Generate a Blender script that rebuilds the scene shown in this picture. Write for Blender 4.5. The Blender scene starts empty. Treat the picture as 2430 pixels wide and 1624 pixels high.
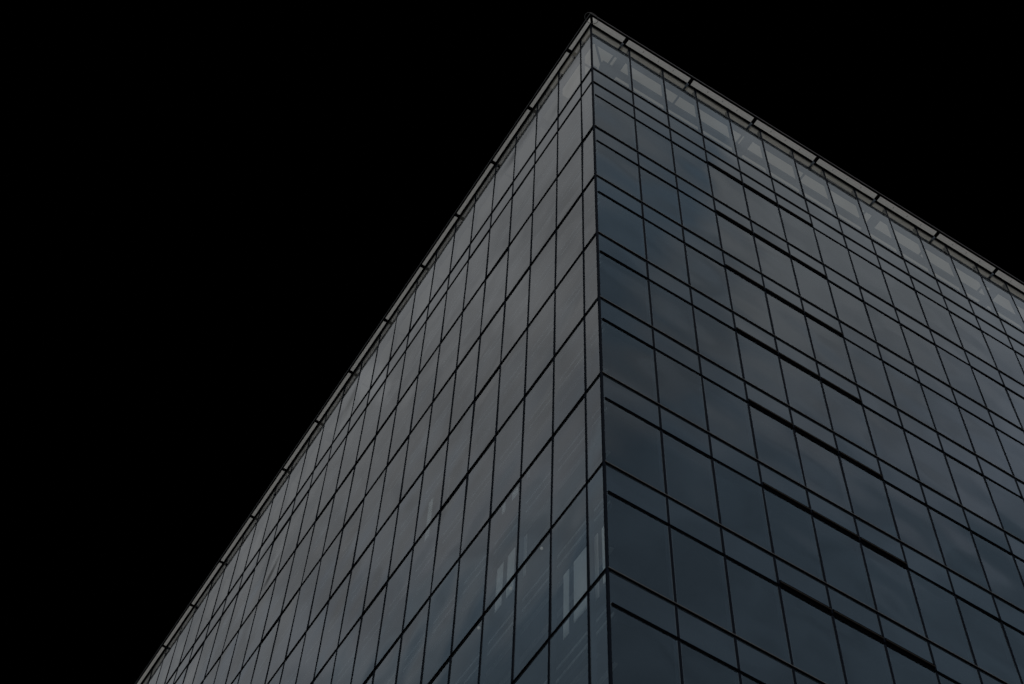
import bpy, bmesh, math, random
from mathutils import Vector, Matrix
random.seed(11)
S = bpy.context.scene
C = S.collection
ZT = 65.0                                    # height of the glass top above the ground

# ---------------------------------------------------------------- camera
cd = bpy.data.cameras.new('camera'); cam = bpy.data.objects.new('camera', cd); C.objects.link(cam)
cam.location = (-12.5012, -17.8258, ZT - 63.334)
cam.rotation_euler = (2.634, -0.0289, -0.5612)
cd.sensor_width = 36.0; cd.lens = 36.0 * 4210.9 / 2430.0
cd.clip_start = 0.1; cd.clip_end = 5000
S.camera = cam
S.render.resolution_x = 1024; S.render.resolution_y = 684

# ---------------------------------------------------------------- sky
# overcast cloud bank over one half of the sky, black clear sky over the other (the sky the photograph shows is black)
W = bpy.data.worlds.new('World'); S.world = W; W.use_nodes = True
nt = W.node_tree; nt.nodes.clear(); N = nt.nodes.new; L = nt.links.new
def mth(op, a, b=None, c=None, clamp=False):
    n = N('ShaderNodeMath'); n.operation = op; n.use_clamp = clamp
    for i, v in enumerate((a, b, c)):
        if v is None: continue
        if isinstance(v, (int, float)): n.inputs[i].default_value = v
        else: L(v, n.inputs[i])
    return n.outputs[0]
def rng(v, a, b, lo=0.0, hi=1.0, smooth=True):
    n = N('ShaderNodeMapRange'); n.interpolation_type = 'SMOOTHSTEP' if smooth else 'LINEAR'
    L(v, n.inputs['Value']); n.inputs['From Min'].default_value = a; n.inputs['From Max'].default_value = b
    n.inputs['To Min'].default_value = lo; n.inputs['To Max'].default_value = hi
    return n.outputs['Result']
tc = N('ShaderNodeTexCoord'); sep = N('ShaderNodeSeparateXYZ'); L(tc.outputs['Generated'], sep.inputs[0])
X, Y, Z = sep.outputs
edge = mth('ADD', X, mth('MULTIPLY', Z, 0.27))            # the rim of the cloud bank leans with height
litx = rng(edge, 0.092, 0.060)
lity = rng(Y, -0.02, -0.14)
lit = mth('MAXIMUM', litx, lity)
def noise(scale, detail, rough, dist=0.0, stretch=(1, 1, 1), off=(0, 0, 0)):
    mp = N('ShaderNodeMapping'); mp.inputs['Scale'].default_value = stretch; mp.inputs['Location'].default_value = off
    L(tc.outputs['Generated'], mp.inputs['Vector'])
    n = N('ShaderNodeTexNoise'); n.inputs['Scale'].default_value = scale; n.inputs['Detail'].default_value = detail
    n.inputs['Roughness'].default_value = rough; n.inputs['Distortion'].default_value = dist
    L(mp.outputs[0], n.inputs['Vector']); return n.outputs['Fac']
cl = noise(6.0, 4.0, 0.5, 0.5, off=(2.3, 0.4, 1.7))
cl2 = noise(16.0, 3.0, 0.5, 0.4, stretch=(1, 1, 2.4), off=(5.1, 3.3, 0.2))
cv = mth('ADD', rng(cl, 0.36, 0.64, 0.92, 1.08), rng(cl2, 0.35, 0.65, -0.09, 0.09))
wob = mth('MULTIPLY_ADD', cl, 0.09, -0.045)               # wavers the cloud edges
def ramp(fac, stops):
    r = N('ShaderNodeValToRGB'); e = r.color_ramp.elements
    for i, (p, c) in enumerate(stops):
        q = e[i] if i < 2 else e.new(p)
        q.position = p; q.color = (*c, 1)
    L(fac, r.inputs[0]); return r.outputs[0]
def mixc(f, a, b):
    m = N('ShaderNodeMix'); m.data_type = 'RGBA'
    if isinstance(f, float): m.inputs[0].default_value = f
    else: L(f, m.inputs[0])
    for i, v in ((6, a), (7, b)):
        if isinstance(v, tuple): m.inputs[i].default_value = (*v, 1)
        else: L(v, m.inputs[i])
    return m.outputs[2]
# the part of the bank over the left face: pale high up, slate blue low down towards the left
sL = mth('ADD', mth('ADD', Z, mth('MULTIPLY_ADD', X, 1.2, 0.315)), wob)
toneL = ramp(sL, [(0.715, (0.182, 0.250, 0.314)), (0.90, (0.325, 0.333, 0.342)), (0.765, (0.298, 0.348, 0.392)), (0.80, (0.325, 0.353, 0.388)), (0.85, (0.322, 0.338, 0.355))])
# the part over the right face: a pale bank above blue cloud, with a blue gap at its near end
u = mth('ADD', mth('ADD', Z, mth('MULTIPLY_ADD', X, 0.35, -0.133)), wob)
t1 = mth('MULTIPLY', rng(u, 0.812, 0.880), rng(mth('ADD', X, mth('MULTIPLY', wob, 0.5)), 0.262, 0.292))
t2 = rng(Z, 0.900, 0.940, 0.05, 0.90)
t3 = mth('MULTIPLY', mth('MULTIPLY', rng(Z, 0.835, 0.856), rng(Z, 0.884, 0.862)), mth('MULTIPLY', rng(X, 0.42, 0.30), 0.55))
tR = mth('MAXIMUM', mth('MAXIMUM', t1, t2), t3)
toneR = mixc(tR, (0.158, 0.229, 0.300), mixc(rng(Z, 0.80, 0.885), (0.298, 0.350, 0.425), (0.342, 0.374, 0.402)))
toneR = mixc(rng(X, 0.16, 0.06), toneR, (0.42, 0.42, 0.42))
dimL = N('ShaderNodeVectorMath'); dimL.operation = 'SCALE'; L(toneL, dimL.inputs[0]); L(rng(Z, 0.79, 0.88, 0.90, 1.04), dimL.inputs['Scale'])
col = mixc(rng(Y, -0.04, 0.04), toneR, dimL.outputs[0])
mul = N('ShaderNodeVectorMath'); mul.operation = 'SCALE'; L(col, mul.inputs[0]); L(mth('MULTIPLY', cv, lit), mul.inputs['Scale'])
bg = N('ShaderNodeBackground'); L(mul.outputs[0], bg.inputs[0]); bg.inputs[1].default_value = 1.0
ow = N('ShaderNodeOutputWorld'); L(bg.outputs[0], ow.inputs[0])

# ---------------------------------------------------------------- sun (soft, overcast, behind the camera)
sd = bpy.data.lights.new('sun', 'SUN'); sd.energy = 1.4; sd.angle = math.radians(12); sd.color = (1.0, 0.97, 0.93)
sun = bpy.data.objects.new('sun', sd); C.objects.link(sun)
sv = Vector((-0.20, -0.62, 0.76)).normalized()
sun.rotation_euler = sv.to_track_quat('Z', 'Y').to_euler(); sun.location = (-20, -60, 90)

S.view_settings.view_transform = 'Standard'; S.view_settings.look = 'None'
S.view_settings.exposure = 0.0; S.view_settings.gamma = 1.0
S.render.engine = 'CYCLES'
S.cycles.max_bounces = 10; S.cycles.transparent_max_bounces = 24; S.cycles.glossy_bounces = 4; S.cycles.diffuse_bounces = 4
S.cycles.sample_clamp_indirect = 2.0; S.cycles.caustics_reflective = False

# ---------------------------------------------------------------- materials
def mat(name, col, rough=0.8, spec=0.3, metal=0.0, var=0.0, vscale=3.0, bump=0.0, bscale=40.0):
    m = bpy.data.materials.new(name); m.use_nodes = True; t = m.node_tree; b = t.nodes['Principled BSDF']
    b.inputs['Base Color'].default_value = (*col, 1); b.inputs['Roughness'].default_value = rough
    b.inputs['Specular IOR Level'].default_value = spec; b.inputs['Metallic'].default_value = metal
    if var or bump:
        g = t.nodes.new('ShaderNodeTexCoord')
    if var:
        n = t.nodes.new('ShaderNodeTexNoise'); n.inputs['Scale'].default_value = vscale; n.inputs['Detail'].default_value = 6
        r = t.nodes.new('ShaderNodeMapRange'); r.inputs['From Min'].default_value = .3; r.inputs['From Max'].default_value = .7
        r.inputs['To Min'].default_value = 1 - var; r.inputs['To Max'].default_value = 1 + var
        mx = t.nodes.new('ShaderNodeVectorMath'); mx.operation = 'SCALE'; mx.inputs[0].default_value = col
        t.links.new(g.outputs['Object'], n.inputs['Vector']); t.links.new(n.outputs['Fac'], r.inputs['Value'])
        t.links.new(r.outputs['Result'], mx.inputs['Scale']); t.links.new(mx.outputs[0], b.inputs['Base Color'])
    if bump:
        n2 = t.nodes.new('ShaderNodeTexNoise'); n2.inputs['Scale'].default_value = bscale
        bp = t.nodes.new('ShaderNodeBump'); bp.inputs['Strength'].default_value = bump; bp.inputs['Distance'].default_value = 0.01
        t.links.new(g.outputs['Object'], n2.inputs['Vector']); t.links.new(n2.outputs['Fac'], bp.inputs['Height'])
        t.links.new(bp.outputs[0], b.inputs['Normal'])
    return m

def glass_mat(name, tint, ior, warp, edge=False, body=(0, 0, 0), bodyf=0.0):
    """coated facade glass: fresnel reflection over a tinted see-through body, gently wavy from heat treatment"""
    m = bpy.data.materials.new(name); m.use_nodes = True; t = m.node_tree; t.nodes.clear(); n = t.nodes.new; l = t.links.new
    out = n('ShaderNodeOutputMaterial'); tr = n('ShaderNodeBsdfTransparent'); gl = n('ShaderNodeBsdfGlossy')
    tr.inputs[0].default_value = (*tint, 1); gl.inputs['Roughness'].default_value = 0.02
    gl.inputs['Color'].default_value = (0.97, 0.985, 1.0, 1)
    co = n('ShaderNodeTexCoord'); oi = n('ShaderNodeObjectInfo')
    ad = n('ShaderNodeVectorMath'); ad.operation = 'ADD'; l(co.outputs['Object'], ad.inputs[0])
    sc = n('ShaderNodeVectorMath'); sc.operation = 'SCALE'; sc.inputs[0].default_value = (37.0, 19.0, 53.0)
    l(oi.outputs['Random'], sc.inputs['Scale']); l(sc.outputs[0], ad.inputs[1])
    ns = n('ShaderNodeTexNoise'); ns.inputs['Scale'].default_value = 0.55; ns.inputs['Detail'].default_value = 0.0
    l(ad.outputs[0], ns.inputs['Vector'])
    bp = n('ShaderNodeBump'); bp.inputs['Strength'].default_value = 1.0; bp.inputs['Distance'].default_value = warp
    l(ns.outputs['Fac'], bp.inputs['Height'])
    fr = n('ShaderNodeFresnel'); fr.inputs['IOR'].default_value = ior
    l(bp.outputs[0], gl.inputs['Normal'])
    base = tr.outputs[0]
    if bodyf:
        df = n('ShaderNodeBsdfDiffuse'); df.inputs[0].default_value = (*body, 1)
        mb = n('ShaderNodeMixShader'); mb.inputs[0].default_value = bodyf; l(tr.outputs[0], mb.inputs[1]); l(df.outputs[0], mb.inputs[2])
        base = mb.outputs[0]
    mx = n('ShaderNodeMixShader'); l(fr.outputs[0], mx.inputs[0]); l(base, mx.inputs[1]); l(gl.outputs[0], mx.inputs[2])
    l(mx.outputs[0], out.inputs[0]); return m
def clear_mat(name, tint):
    m = bpy.data.materials.new(name); m.use_nodes = True; t = m.node_tree; t.nodes.clear()
    o = t.nodes.new('ShaderNodeOutputMaterial'); tr = t.nodes.new('ShaderNodeBsdfTransparent'); tr.inputs[0].default_value = (*tint, 1)
    t.links.new(tr.outputs[0], o.inputs[0]); return m

M_att = glass_mat('attic_glass', (0.94, 0.95, 0.94), 1.50, 0.010)
M_win = glass_mat('window_glass', (0.68, 0.73, 0.76), 1.52, 0.030)
M_spn = glass_mat('spandrel_glass', (0.30, 0.34, 0.38), 1.52, 0.020, body=(0.007, 0.009, 0.012), bodyf=0.8)
M_back = clear_mat('glass_back', (0.97, 0.98, 0.98))
M_edge = mat('pane_halo_rim', (0.030, 0.037, 0.044), 0.16, 0.5)  # colour of the halo imitated along the pane edges
M_blk = mat('black_frame', (0.0012, 0.0013, 0.0018), 0.9, 0.0)
M_mul = mat('dark_blue_frame', (0.0025, 0.0038, 0.0070), 0.8, 0.02)
M_sof = mat('pale_soffit_metal', (0.74, 0.735, 0.72), 0.55, 0.3, var=0.05, vscale=9.0, bump=0.15)
M_tick = mat('soffit_vent_dark', (0.30, 0.30, 0.30), 0.8, 0.1)
M_lip = mat('grey_edge_metal', (0.055, 0.056, 0.058), 0.6, 0.2)
M_stl = mat('grey_steel', (0.06, 0.075, 0.095), 0.6, 0.2, var=0.2, vscale=1.2)
M_ceil = mat('white_attic_lining', (0.86, 0.85, 0.81), 0.9, 0.1, var=0.03)
def sky_mat(nm, skc):
  M_sky = bpy.data.materials.new(nm); M_sky.use_nodes = True; _t = M_sky.node_tree; _t.nodes.clear()
  _o = _t.nodes.new('ShaderNodeOutputMaterial'); _n = _t.nodes.new('ShaderNodeBsdfTranslucent'); _n.inputs[0].default_value = (*skc, 1)
  _t.links.new(_n.outputs[0], _o.inputs[0])
  return M_sky
M_sky = sky_mat('bright_sky_panel', (0.37, 0.357, 0.333)); M_sky2 = sky_mat('dim_sky_panel', (0.19, 0.188, 0.181))  # for the added panels that stand in for bright sky
M_slab = mat('dark_office_ceiling', (0.030, 0.034, 0.040), 0.9, 0.1, var=0.15)
M_strip = mat('pale_ceiling_strip', (0.27, 0.28, 0.28), 0.7, 0.2)
M_room = mat('dark_room', (0.010, 0.012, 0.015), 0.9, 0.05)
M_refl = mat('pale_window_reflection', (0.92, 0.90, 0.84), 0.8, 0.2, var=0.05)  # tone of bright windows mirrored in the glass
M_brown = mat('brown_vent_rail', (0.012, 0.009, 0.006), 0.7, 0.1)
M_litface = mat('lit_transom_face', (0.05, 0.048, 0.047), 0.6, 0.2)  # paints the lit front of the transom as a grey strip
M_roof = mat('roof_membrane', (0.05, 0.05, 0.05), 0.9, 0.1, var=0.2)
M_back_wall = mat('rear_wall_metal', (0.05, 0.055, 0.06), 0.6, 0.3, var=0.2)
M_gnd = mat('pale_paving', (0.58, 0.57, 0.55), 0.85, 0.2, var=0.12, vscale=0.4, bump=0.2, bscale=8)
M_lamp = bpy.data.materials.new('lamp_lens'); M_lamp.use_nodes = True
_b = M_lamp.node_tree.nodes['Principled BSDF']; _b.inputs['Base Color'].default_value = (.8, .78, .7, 1)
_b.inputs['Emission Color'].default_value = (1, .93, .8, 1); _b.inputs['Emission Strength'].default_value = 0.10

# ---------------------------------------------------------------- mesh helpers
def bx(bm, x0, x1, y0, y1, z0, z1, mi=0):
    v = [bm.verts.new(p) for p in ((x0,y0,z0),(x1,y0,z0),(x1,y1,z0),(x0,y1,z0),(x0,y0,z1),(x1,y0,z1),(x1,y1,z1),(x0,y1,z1))]
    for f in ((0,3,2,1),(4,5,6,7),(0,1,5,4),(1,2,6,5),(2,3,7,6),(3,0,4,7)):
        bm.faces.new([v[i] for i in f]).material_index = mi
def prism(bm, pts, z0, z1, mi=0):
    a = [bm.verts.new((x, y, z0)) for x, y in pts]; b = [bm.verts.new((x, y, z1)) for x, y in pts]
    n = len(pts); fs = [bm.faces.new(a[::-1]), bm.faces.new(b)]
    for i in range(n): fs.append(bm.faces.new((a[i], a[(i+1) % n], b[(i+1) % n], b[i])))
    for f in fs: f.material_index = mi
def obj(name, bm, mats, parent=None, loc=(0, 0, 0)):
    bmesh.ops.recalc_face_normals(bm, faces=bm.faces[:])
    me = bpy.data.meshes.new(name); bm.to_mesh(me); bm.free()
    for m in (mats if isinstance(mats, (list, tuple)) else [mats]): me.materials.append(m)
    o = bpy.data.objects.new(name, me); C.objects.link(o); o.location = loc
    if parent: o.parent = parent
    return o
def box(name, x0, x1, y0, y1, z0, z1, m, parent, mid=True):
    c = ((x0+x1)/2, (y0+y1)/2, (z0+z1)/2) if mid else (0, 0, 0)
    bm = bmesh.new(); bx(bm, x0-c[0], x1-c[0], y0-c[1], y1-c[1], z0-c[2], z1-c[2]); return obj(name, bm, m, parent, c)

# ---------------------------------------------------------------- ground
bm = bmesh.new(); bx(bm, -1500, 1500, -1500, 1500, -0.5, 0)
g = obj('ground', bm, M_gnd); g['kind'] = 'structure'

# ---------------------------------------------------------------- the tower
T = bpy.data.objects.new('glass_office_tower', None); C.objects.link(T)
T['label'] = 'dark glass office tower seen from its corner, black framing grid and pale projecting roof edge'
T['category'] = 'building'
T.empty_display_size = 3

NR, NL = 22, 34
GX = [0.0] + [1.7055 + 1.5*i for i in range(NR)]
GY = [0.0] + [0.6983 + 1.4881*i for i in range(NL)]
XE, YE = GX[-1], GY[-1]
LV = [9.8062, 13.7508, 17.778, 21.745, 25.7401, 29.7439, 33.745]
while LV[-1] + 3.99 < ZT - 3: LV.append(LV[-1] + 3.99)
ZA, ZB, HS = 4.4894, 5.8153, 1.13

# camera projection, only used to rank the panes by the size they show at
CR = cam.rotation_euler.to_matrix()
def proj(p):
    q = CR.transposed() @ (Vector(p) - cam.location)
    return (0.5 + q.x/-q.z*4210.9/2430, 0.5 - q.y/-q.z*4210.9/1624) if q.z < 0 else (9, 9)
def shown(quad):
    pts = [proj(p) for p in quad]; cx = sum(p[0] for p in pts)/4; cy = sum(p[1] for p in pts)/4
    a = abs(sum(pts[i][0]*pts[(i+1) % 4][1] - pts[(i+1) % 4][0]*pts[i][1] for i in range(4)))/2
    inside = sum(1 for p in pts if 0 <= p[0] <= 1 and 0 <= p[1] <= 1)
    return a*(inside/4 + (0.2 if 0 <= cx <= 1 and 0 <= cy <= 1 else 0)) if inside or (0 <= cx <= 1 and 0 <= cy <= 1) else -1.0

FR = 0.027      # half width kept free of glass at each grid line
TH = 0.028      # glass thickness
SE = 0.024      # greyish rim added round every pane, imitating a pale halo beside the joints
_cache = {}
def pane_bm(w, h, bm=None, M=None):
    """one pane, centred, facing -Y: greyish halo rim, glass front, clear back"""
    own = bm is None
    if own: bm = bmesh.new()
    a, b = w/2, h/2; s = SE
    def V(x, y, z):
        p = Vector((x, y, z)); return bm.verts.new(M @ p if M else p)
    o = [V(-a, 0, -b), V(a, 0, -b), V(a, 0, b), V(-a, 0, b)]
    i = [V(-a+s, 0, -b+s), V(a-s, 0, -b+s), V(a-s, 0, b-s), V(-a+s, 0, b-s)]
    k = [V(-a, TH, -b), V(a, TH, -b), V(a, TH, b), V(-a, TH, b)]
    bm.faces.new(i).material_index = 0
    for q in range(4):
        r = (q+1) % 4
        bm.faces.new((o[q], o[r], i[r], i[q])).material_index = 2
        bm.faces.new((o[r], o[q], k[q], k[r])).material_index = 1
    bm.faces.new(k[::-1]).material_index = 1
    return bm
def pane_mesh(kind, w, h, mats):
    key = (kind, round(w, 3), round(h, 3))
    if key not in _cache:
        b = pane_bm(w, h); me = bpy.data.meshes.new(kind); b.to_mesh(me); b.free()
        for m in mats: me.materials.append(m)
        _cache[key] = me
    return _cache[key]
panes = {'window_pane': [], 'spandrel_pane': [], 'attic_pane': []}
def add_pane(kind, side, i, zt, zb):
    G = GX if side == 'R' else GY
    u0, u1 = G[i] + FR, G[i+1] - FR
    w, h = u1-u0, (zb-zt) - 2*FR; uc, zc = (u0+u1)/2, ZT-(zt+zb)/2
    tilt = [max(-.005, min(.005, random.gauss(0, 0.0022))), max(-.005, min(.005, random.gauss(0, 0.0026)))]
    if side == 'R':
        loc = (uc, 0.0, zc); rz = 0
        quad = [(u0, 0, zc-h/2), (u1, 0, zc-h/2), (u1, 0, zc+h/2), (u0, 0, zc+h/2)]
    else:
        loc = (0.0, uc, zc); rz = -math.pi/2
        quad = [(0, u0, zc-h/2), (0, u1, zc-h/2), (0, u1, zc+h/2), (0, u0, zc+h/2)]
    panes[kind].append((shown(quad), loc, rz, tilt, w, h))
for side, n in (('R', NR), ('L', NL)):
    for i in range(n):
        add_pane('attic_pane', side, i, 0.0, ZA)
        add_pane('spandrel_pane', side, i, ZA, ZB)
        prev = ZB
        for z in LV:
            if side == 'R':
                add_pane('spandrel_pane', side, i, prev, prev+HS); add_pane('window_pane', side, i, prev+HS, z)
            else:
                add_pane('window_pane', side, i, prev, z)
            prev = z
for kind, mm in (('window_pane', M_win), ('spandrel_pane', M_spn), ('attic_pane', M_att)):
    mats = [mm, M_back, M_edge]
    lst = sorted(panes[kind], key=lambda t: -t[0])
    rest = bmesh.new(); nr = 0
    for k, (a, loc, rz, tilt, w, h) in enumerate(lst):
        R = Matrix.Rotation(rz + tilt[0], 4, 'Z') @ Matrix.Rotation(tilt[1], 4, 'X')
        if k < 100 and a > 0:
            o = bpy.data.objects.new(kind, pane_mesh(kind, w, h, mats)); C.objects.link(o); o.parent = T
            o.location = loc; o.rotation_euler = R.to_euler()
        else:
            pane_bm(w, h, rest, Matrix.Translation(loc) @ R); nr += 1
    if nr:
        me = bpy.data.meshes.new(kind+'s'); rest.to_mesh(me)
        for m in mats: me.materials.append(m)
        o = bpy.data.objects.new(kind+'s', me); C.objects.link(o); o.parent = T; o['kind'] = 'stuff'
    rest.free()

# framing: vertical mullions, horizontal transoms, corner post
MW, MP = 0.031, 0.014
for x in GX[1:]:
    bm = bmesh.new(); bx(bm, -MW, MW, -MP, 0.035, -ZT, 0); bx(bm, -0.020, 0.020, 0.036, 0.16, -ZT, -0.02, 1)
    obj('mullion', bm, [M_mul, M_stl], T, (x, 0, ZT))
for y in GY[1:]:
    bm = bmesh.new(); bx(bm, -MP, 0.035, -MW, MW, -ZT, 0); bx(bm, 0.036, 0.16, -0.022, 0.022, -ZT, -0.02, 1)
    obj('mullion', bm, [M_mul, M_stl], T, (0, y, ZT))
bm = bmesh.new(); bx(bm, -0.022, 0.036, -0.022, 0.036, -ZT, 0); obj('corner_post', bm, M_mul, T, (0, 0, ZT))
def transom(side, z, h, p):
    if side == 'R':
        bm = bmesh.new(); bx(bm, -XE/2, XE/2, -p, 0.034, -h/2, h/2); bx(bm, -XE/2, XE/2, -p-0.006, -p-0.001, h/2-0.010, h/2+0.010, 1)  # thin strip carries the lit front in its colour
        obj('transom', bm, [M_blk, M_litface], T, (0.010+XE/2, 0, ZT-z))
    else: box('transom', -p, 0.034, 0.010, YE, ZT-z-h/2, ZT-z+h/2, M_blk, T)
for side in 'RL':
    for z in [ZA, ZB] + LV: transom(side, z, 0.050, 0.030)
for z in [ZB] + LV[:-1]: 
    box('transom', 0.085, XE, -0.023, 0.034, ZT-z-HS-0.040, ZT-z-HS+0.040, M_blk, T)
# dark ventilation slots on three bays of the right hand face
for z in [ZB] + LV[:9]:
    for k in (3, 4, 5):
        zc = ZT - z - HS + 0.075
        bm = bmesh.new(); x0, x1 = GX[k]+MW+0.003, GX[k+1]-MW-0.003; hw = (x1-x0)/2
        bx(bm, -hw, hw, -0.030, 0.030, -0.004, 0.135); bx(bm, -hw, hw, -0.052, -0.033, 0.035, 0.058, 1)
        obj('vent_slot', bm, [M_blk, M_brown], T, ((x0+x1)/2, 0, zc))

# roof edge: projecting soffit panels with open joints, dark edge trim, thin grey lip
SI, SO = 0.045, 0.265
ZS = ZT + 0.12
JX = [1.455, 4.40, 7.34, 10.285, 13.23, 16.165, 19.11, 22.06, 25.0, 27.95, 30.9]
JY = [1.31, 4.04, 6.70, 9.39, 12.06, 15.0, 17.9, 20.78, 23.67, 26.59, 29.49, 32.35, 35.14, 38.0, 40.9, 43.8, 46.7]
SIL, SOL = 0.045, 0.175
def soffit(side, a, b, first=False):
    g = 0.075
    s0, s1 = (SI, SO) if side == 'R' else (SIL, SOL)
    bm = bmesh.new()
    if side == 'R':
        pts = [(a+g, -s0), (b-g, -s0), (b-g, -s1), (a+g, -s1)]
        if first: pts = [(0.075, -s0), (b-g, -s0), (b-g, -s1), (-SOL+0.085, -s1)]
    else:
        pts = [(-s0, a+g), (-s1, a+g), (-s1, b-g), (-s0, b-g)]
        if first: pts = [(-s0, -0.05), (-s1+0.01, -SO+0.07), (-s1, b-g), (-s0, b-g)]
    prism(bm, pts, 0, 0.012)
    if b-a > 2:
        for q in (0.27, 0.5, 0.73):                        # small weep slots
            c = a + q*(b-a); m = (s0+s1)/2
            if side == 'R': bx(bm, c-0.012, c+0.012, -m-0.035, -m+0.03, -0.003, -0.001, 1)
            elif False: pass
    obj('soffit_panel', bm, [M_sof, M_tick], T, (0, 0, ZS))
for side, J, E in (('R', JX, XE), ('L', JY, YE)):
    prev = 0.0
    for k, j in enumerate(J + [E]):
        soffit(side, prev, j, k == 0); prev = j
bm = bmesh.new()     # dark backing seen in the joints, one ring along both faces
bx(bm, -0.028, XE, -SO-0.01, 0.0, 0.016, 0.035); bx(bm, -SOL-0.01, -0.030, -SO-0.01, YE, 0.016, 0.035)
obj('parapet_core', bm, M_blk, T, (0, 0, ZS))
bm = bmesh.new()     # black drip trim against the glass head
bx(bm, -SIL+0.002, XE, -SI+0.002, -0.001, -0.165, 0.012); bx(bm, -SIL+0.002, -0.001, 0.0, YE, -0.165, 0.012)
obj('head_trim', bm, M_blk, T, (0, 0, ZS))
bm = bmesh.new()     # black fascia outside the soffit
bx(bm, -SOL-0.042, XE, -SO-0.048, -SO-0.012, -0.008, 0.055); bx(bm, -SOL-0.042, -SOL-0.012, -SO-0.010, YE, -0.008, 0.055)
obj('fascia', bm, M_blk, T, (0, 0, ZS))
bm = bmesh.new()     # thin grey lip, the outermost edge
bx(bm, -SOL-0.075, XE, -SO-0.092, -SO-0.070, 0.02, 0.05); bx(bm, -SOL-0.075, -SOL-0.058, -SO-0.068, YE, 0.02, 0.05)
obj('roof_lip', bm, M_lip, T, (0, 0, ZS))
# small loop of cable round the corner of the roof edge
bm = bmesh.new()
n = 40; rr = 0.009; rings = []
for k in range(n):
    t = 2*math.pi*k/n
    c = Vector((-0.12 + 0.27*math.cos(t), -0.22 + 0.19*math.sin(t), -0.03 + 0.02*math.sin(2*t)))
    d = Vector((-0.27*math.sin(t), 0.19*math.cos(t), 0)).normalized(); s = d.cross(Vector((0, 0, 1)))
    rings.append([bm.verts.new(c + rr*(math.cos(u)*s + math.sin(u)*Vector((0, 0, 1)))) for u in [2*math.pi*q/8 for q in range(8)]])
for k in range(n):
    for q in range(8): bm.faces.new((rings[k][q], rings[(k+1) % n][q], rings[(k+1) % n][(q+1) % 8], rings[k][(q+1) % 8]))
obj('cable_loop', bm, M_lip, T, (0, 0, ZS-0.02))
box('roof', 2.9, XE, 2.9, YE, ZT+0.09, ZT+0.22, M_roof, T)

# steelwork under the roof, behind the top row of glass
ZL = ZT - 0.30
box('sky_panel', 0.03, XE-0.1, 0.03, 2.9, ZT+0.05, ZT+0.07, M_sky, T)      # added translucent panel, sunlit from above, standing in for bright open sky
box('sky_panel', 0.03, 2.89, 2.91, YE-0.1, ZT+0.05, ZT+0.07, M_sky2, T)  # same sky stand-in, darker colour to dim the left side
box('attic_ceiling', 2.92, XE-0.1, 2.92, YE-0.1, ZT+0.03, ZT+0.06, M_ceil, T)
box('attic_floor', 0.17, XE-0.1, 0.17, YE-0.1, ZT-ZB+0.1, ZT-ZA-0.1, M_ceil, T)  # unseen white deck, added to bounce light up under the roof
box('edge_beam', 0.17, XE-0.2, 0.17, 0.45, ZL, ZL+0.20, M_stl, T)
box('edge_beam', 0.17, 0.42, 0.455, YE-0.2, ZL, ZL+0.20, M_stl, T)
box('inner_beam', 1.10, XE-0.2, 0.84, 1.08, ZL, ZL+0.14, M_stl, T)
box('inner_beam', 0.86, 1.08, 1.2, YE-0.2, ZL, ZL+0.14, M_stl, T)
box('pipe_run', 1.9, XE-0.2, 1.19, 1.23, ZL, ZL+0.05, M_stl, T)
for k in range(10):                                           # struts, their outer ends imitating soffit joints mirrored in the glass
    x = 1.33 + 2.93*k
    bm = bmesh.new(); bx(bm, -0.035, 0.035, -0.42, -0.11, 0, .06); bx(bm, -0.035, 0.035, .175, 0.56, 0, .06)
    obj('strut_and_mirrored_joint', bm, M_stl, T, (x, 0.28, ZL))
for y in JY[:-2]:  # left side: outer ends again imitate mirrored joints
    bm = bmesh.new(); bx(bm, -0.26, -0.11, -0.035, 0.035, 0, .06); bx(bm, .155, 0.57, -0.035, 0.035, 0, .06)
    obj('strut_and_mirrored_joint', bm, M_stl, T, (0.28, y, ZL))
for x0 in (1.50, 7.33, 13.42, 19.3, 25.2):
    box('cross_beam', x0, x0+0.34, 0.455, 2.6, ZL-0.01, ZL+0.16, M_stl, T)
for y0 in (4.0, 12.0, 20.8, 29.5):
    box('cross_beam', 0.425, 2.6, y0, y0+0.32, ZL-0.01, ZL+0.16, M_stl, T)
def brace(a, b, w):
    a, b = Vector(a), Vector(b); d = (b-a).normalized(); s = Vector((-d.y, d.x, 0))*w/2; m = (a+b)/2
    bm = bmesh.new(); prism(bm, [tuple((p-m)[:2]) for p in (a-s, b-s, b+s, a+s)], 0, 0.05)
    obj('brace', bm, M_stl, T, (m.x, m.y, ZL+0.02))
brace((0.52, 0.45, 0), (1.22, 1.10, 0), 0.085); brace((1.93, 0.86, 0), (2.5, 0.92, 0), 0.06)
bm = bmesh.new(); prism(bm, [(-0.3, -0.13), (0.1, -0.3), (0.5, -0.14), (0.4, 0.2), (-0.2, 0.2)], 0, 0.02)
obj('gusset_plate', bm, M_stl, T, (1.35, 1.10, ZL-0.02))
for x in (4.27, 10.15, 16.0):
    bm = bmesh.new(); prism(bm, [(-0.16, 0.1), (-0.1, -0.1), (0.14, -0.14), (0.3, 0.1)], 0, 0.02)
    obj('gusset_plate', bm, M_stl, T, (x+0.05, 0.98, ZL-0.02))

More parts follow.
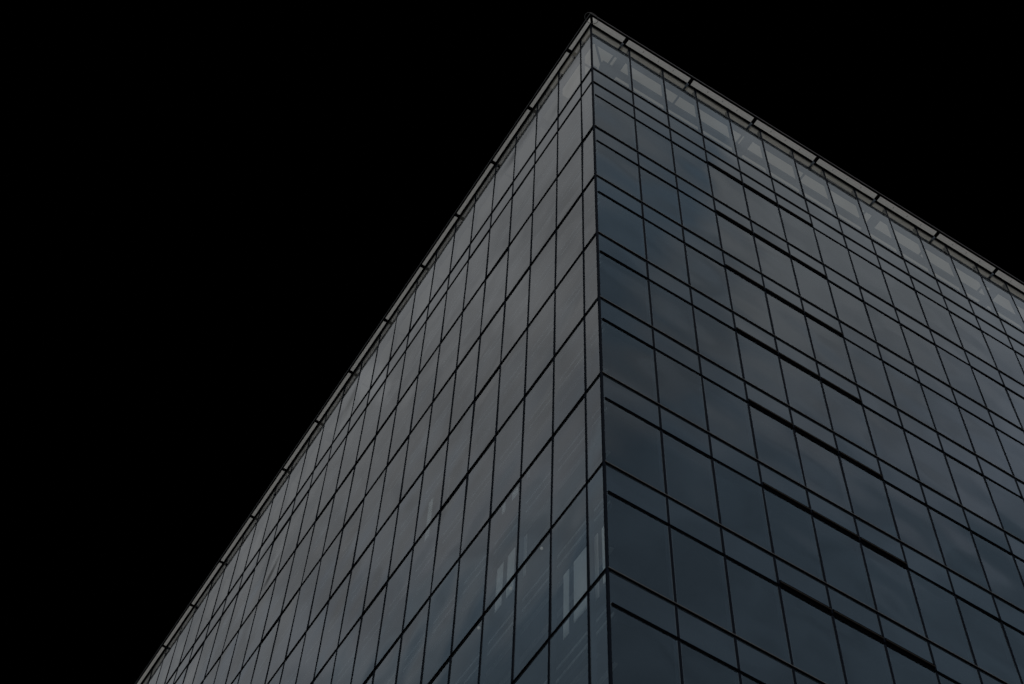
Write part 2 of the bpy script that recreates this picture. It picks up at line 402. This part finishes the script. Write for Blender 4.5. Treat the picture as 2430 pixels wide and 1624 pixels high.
# rooms: a slab with its suspended ceiling on every floor, pale slot diffusers in it, dark core behind
for z in [ZB] + LV:
    zt, zb = ZT-z-0.10, ZT-z-HS+0.02
    bm = bmesh.new(); prism(bm, [(0.40, 0.30), (XE-0.2, 0.30), (XE-0.2, 8), (8, 8), (8, YE-0.2), (0.40, YE-0.2)], zb, zt)
    obj('floor_slab', bm, M_slab, T)
    for d, w in ((0.52, 0.09), (0.95, 0.10)):
        box('ceiling_strip', d, d+w, 1.2, YE-0.3, zb-0.012, zb-0.003, M_strip, T)
    bm = bmesh.new()
    for q in (0.22, 0.62): bx(bm, 0.372, 0.397, 0.35, YE-0.3, zb+q, zb+q+0.10)
    bx(bm, 0.45, XE-0.3, 0.275, 0.297, zb+0.42, zb+0.50)
    obj('slab_rail', bm, M_strip, T)
box('core', 8.1, XE-0.3, 8.1, YE-0.3, 0, ZT-ZB-0.2, M_room, T)
box('rear_wall', XE-0.18, XE+0.02, 0.04, YE, 0, ZT+0.03, M_back_wall, T)
box('rear_wall', 0.04, XE-0.19, YE-0.02, YE+0.2, 0, ZT+0.03, M_back_wall, T)
# pale panels imitating reflected bright windows, close behind the glass of the left hand face near the corner
for (y0, y1, z0, z1) in ((1.77, 1.98, 33.84, 31.60), (1.06, 1.57, 33.72, 31.58), (0.63, 0.83, 33.84, 31.60), (0.37, 0.46, 33.6, 31.62),
                         (4.71, 5.00, 29.68, 27.98), (4.17, 4.50, 29.68, 27.98), (3.64, 3.87, 29.70, 28.06),
                         (4.78, 4.93, 25.70, 25.30), (4.17, 4.44, 25.66, 25.32), (3.64, 3.85, 25.56, 25.18),
                         (9.15, 9.40, 21.64, 19.66), (8.19, 8.42, 21.40, 19.76)):
    box('reflected_window', 0.21, 0.225, y0, y1, ZT-z0, ZT-z1, M_refl, T)
for y, z in ((2.90, 29.53), (4.26, 29.56), (5.70, 29.52)):
    bm = bmesh.new(); bmesh.ops.create_uvsphere(bm, u_segments=16, v_segments=10, radius=0.035)
    bmesh.ops.scale(bm, vec=(1, 1, 1.3), verts=bm.verts[:])
    for v in bm.verts:
        if v.co.z > 0.03: v.co.z = 0.03
    obj('downlight', bm, M_lamp, T, (0.19, y, ZT-z))
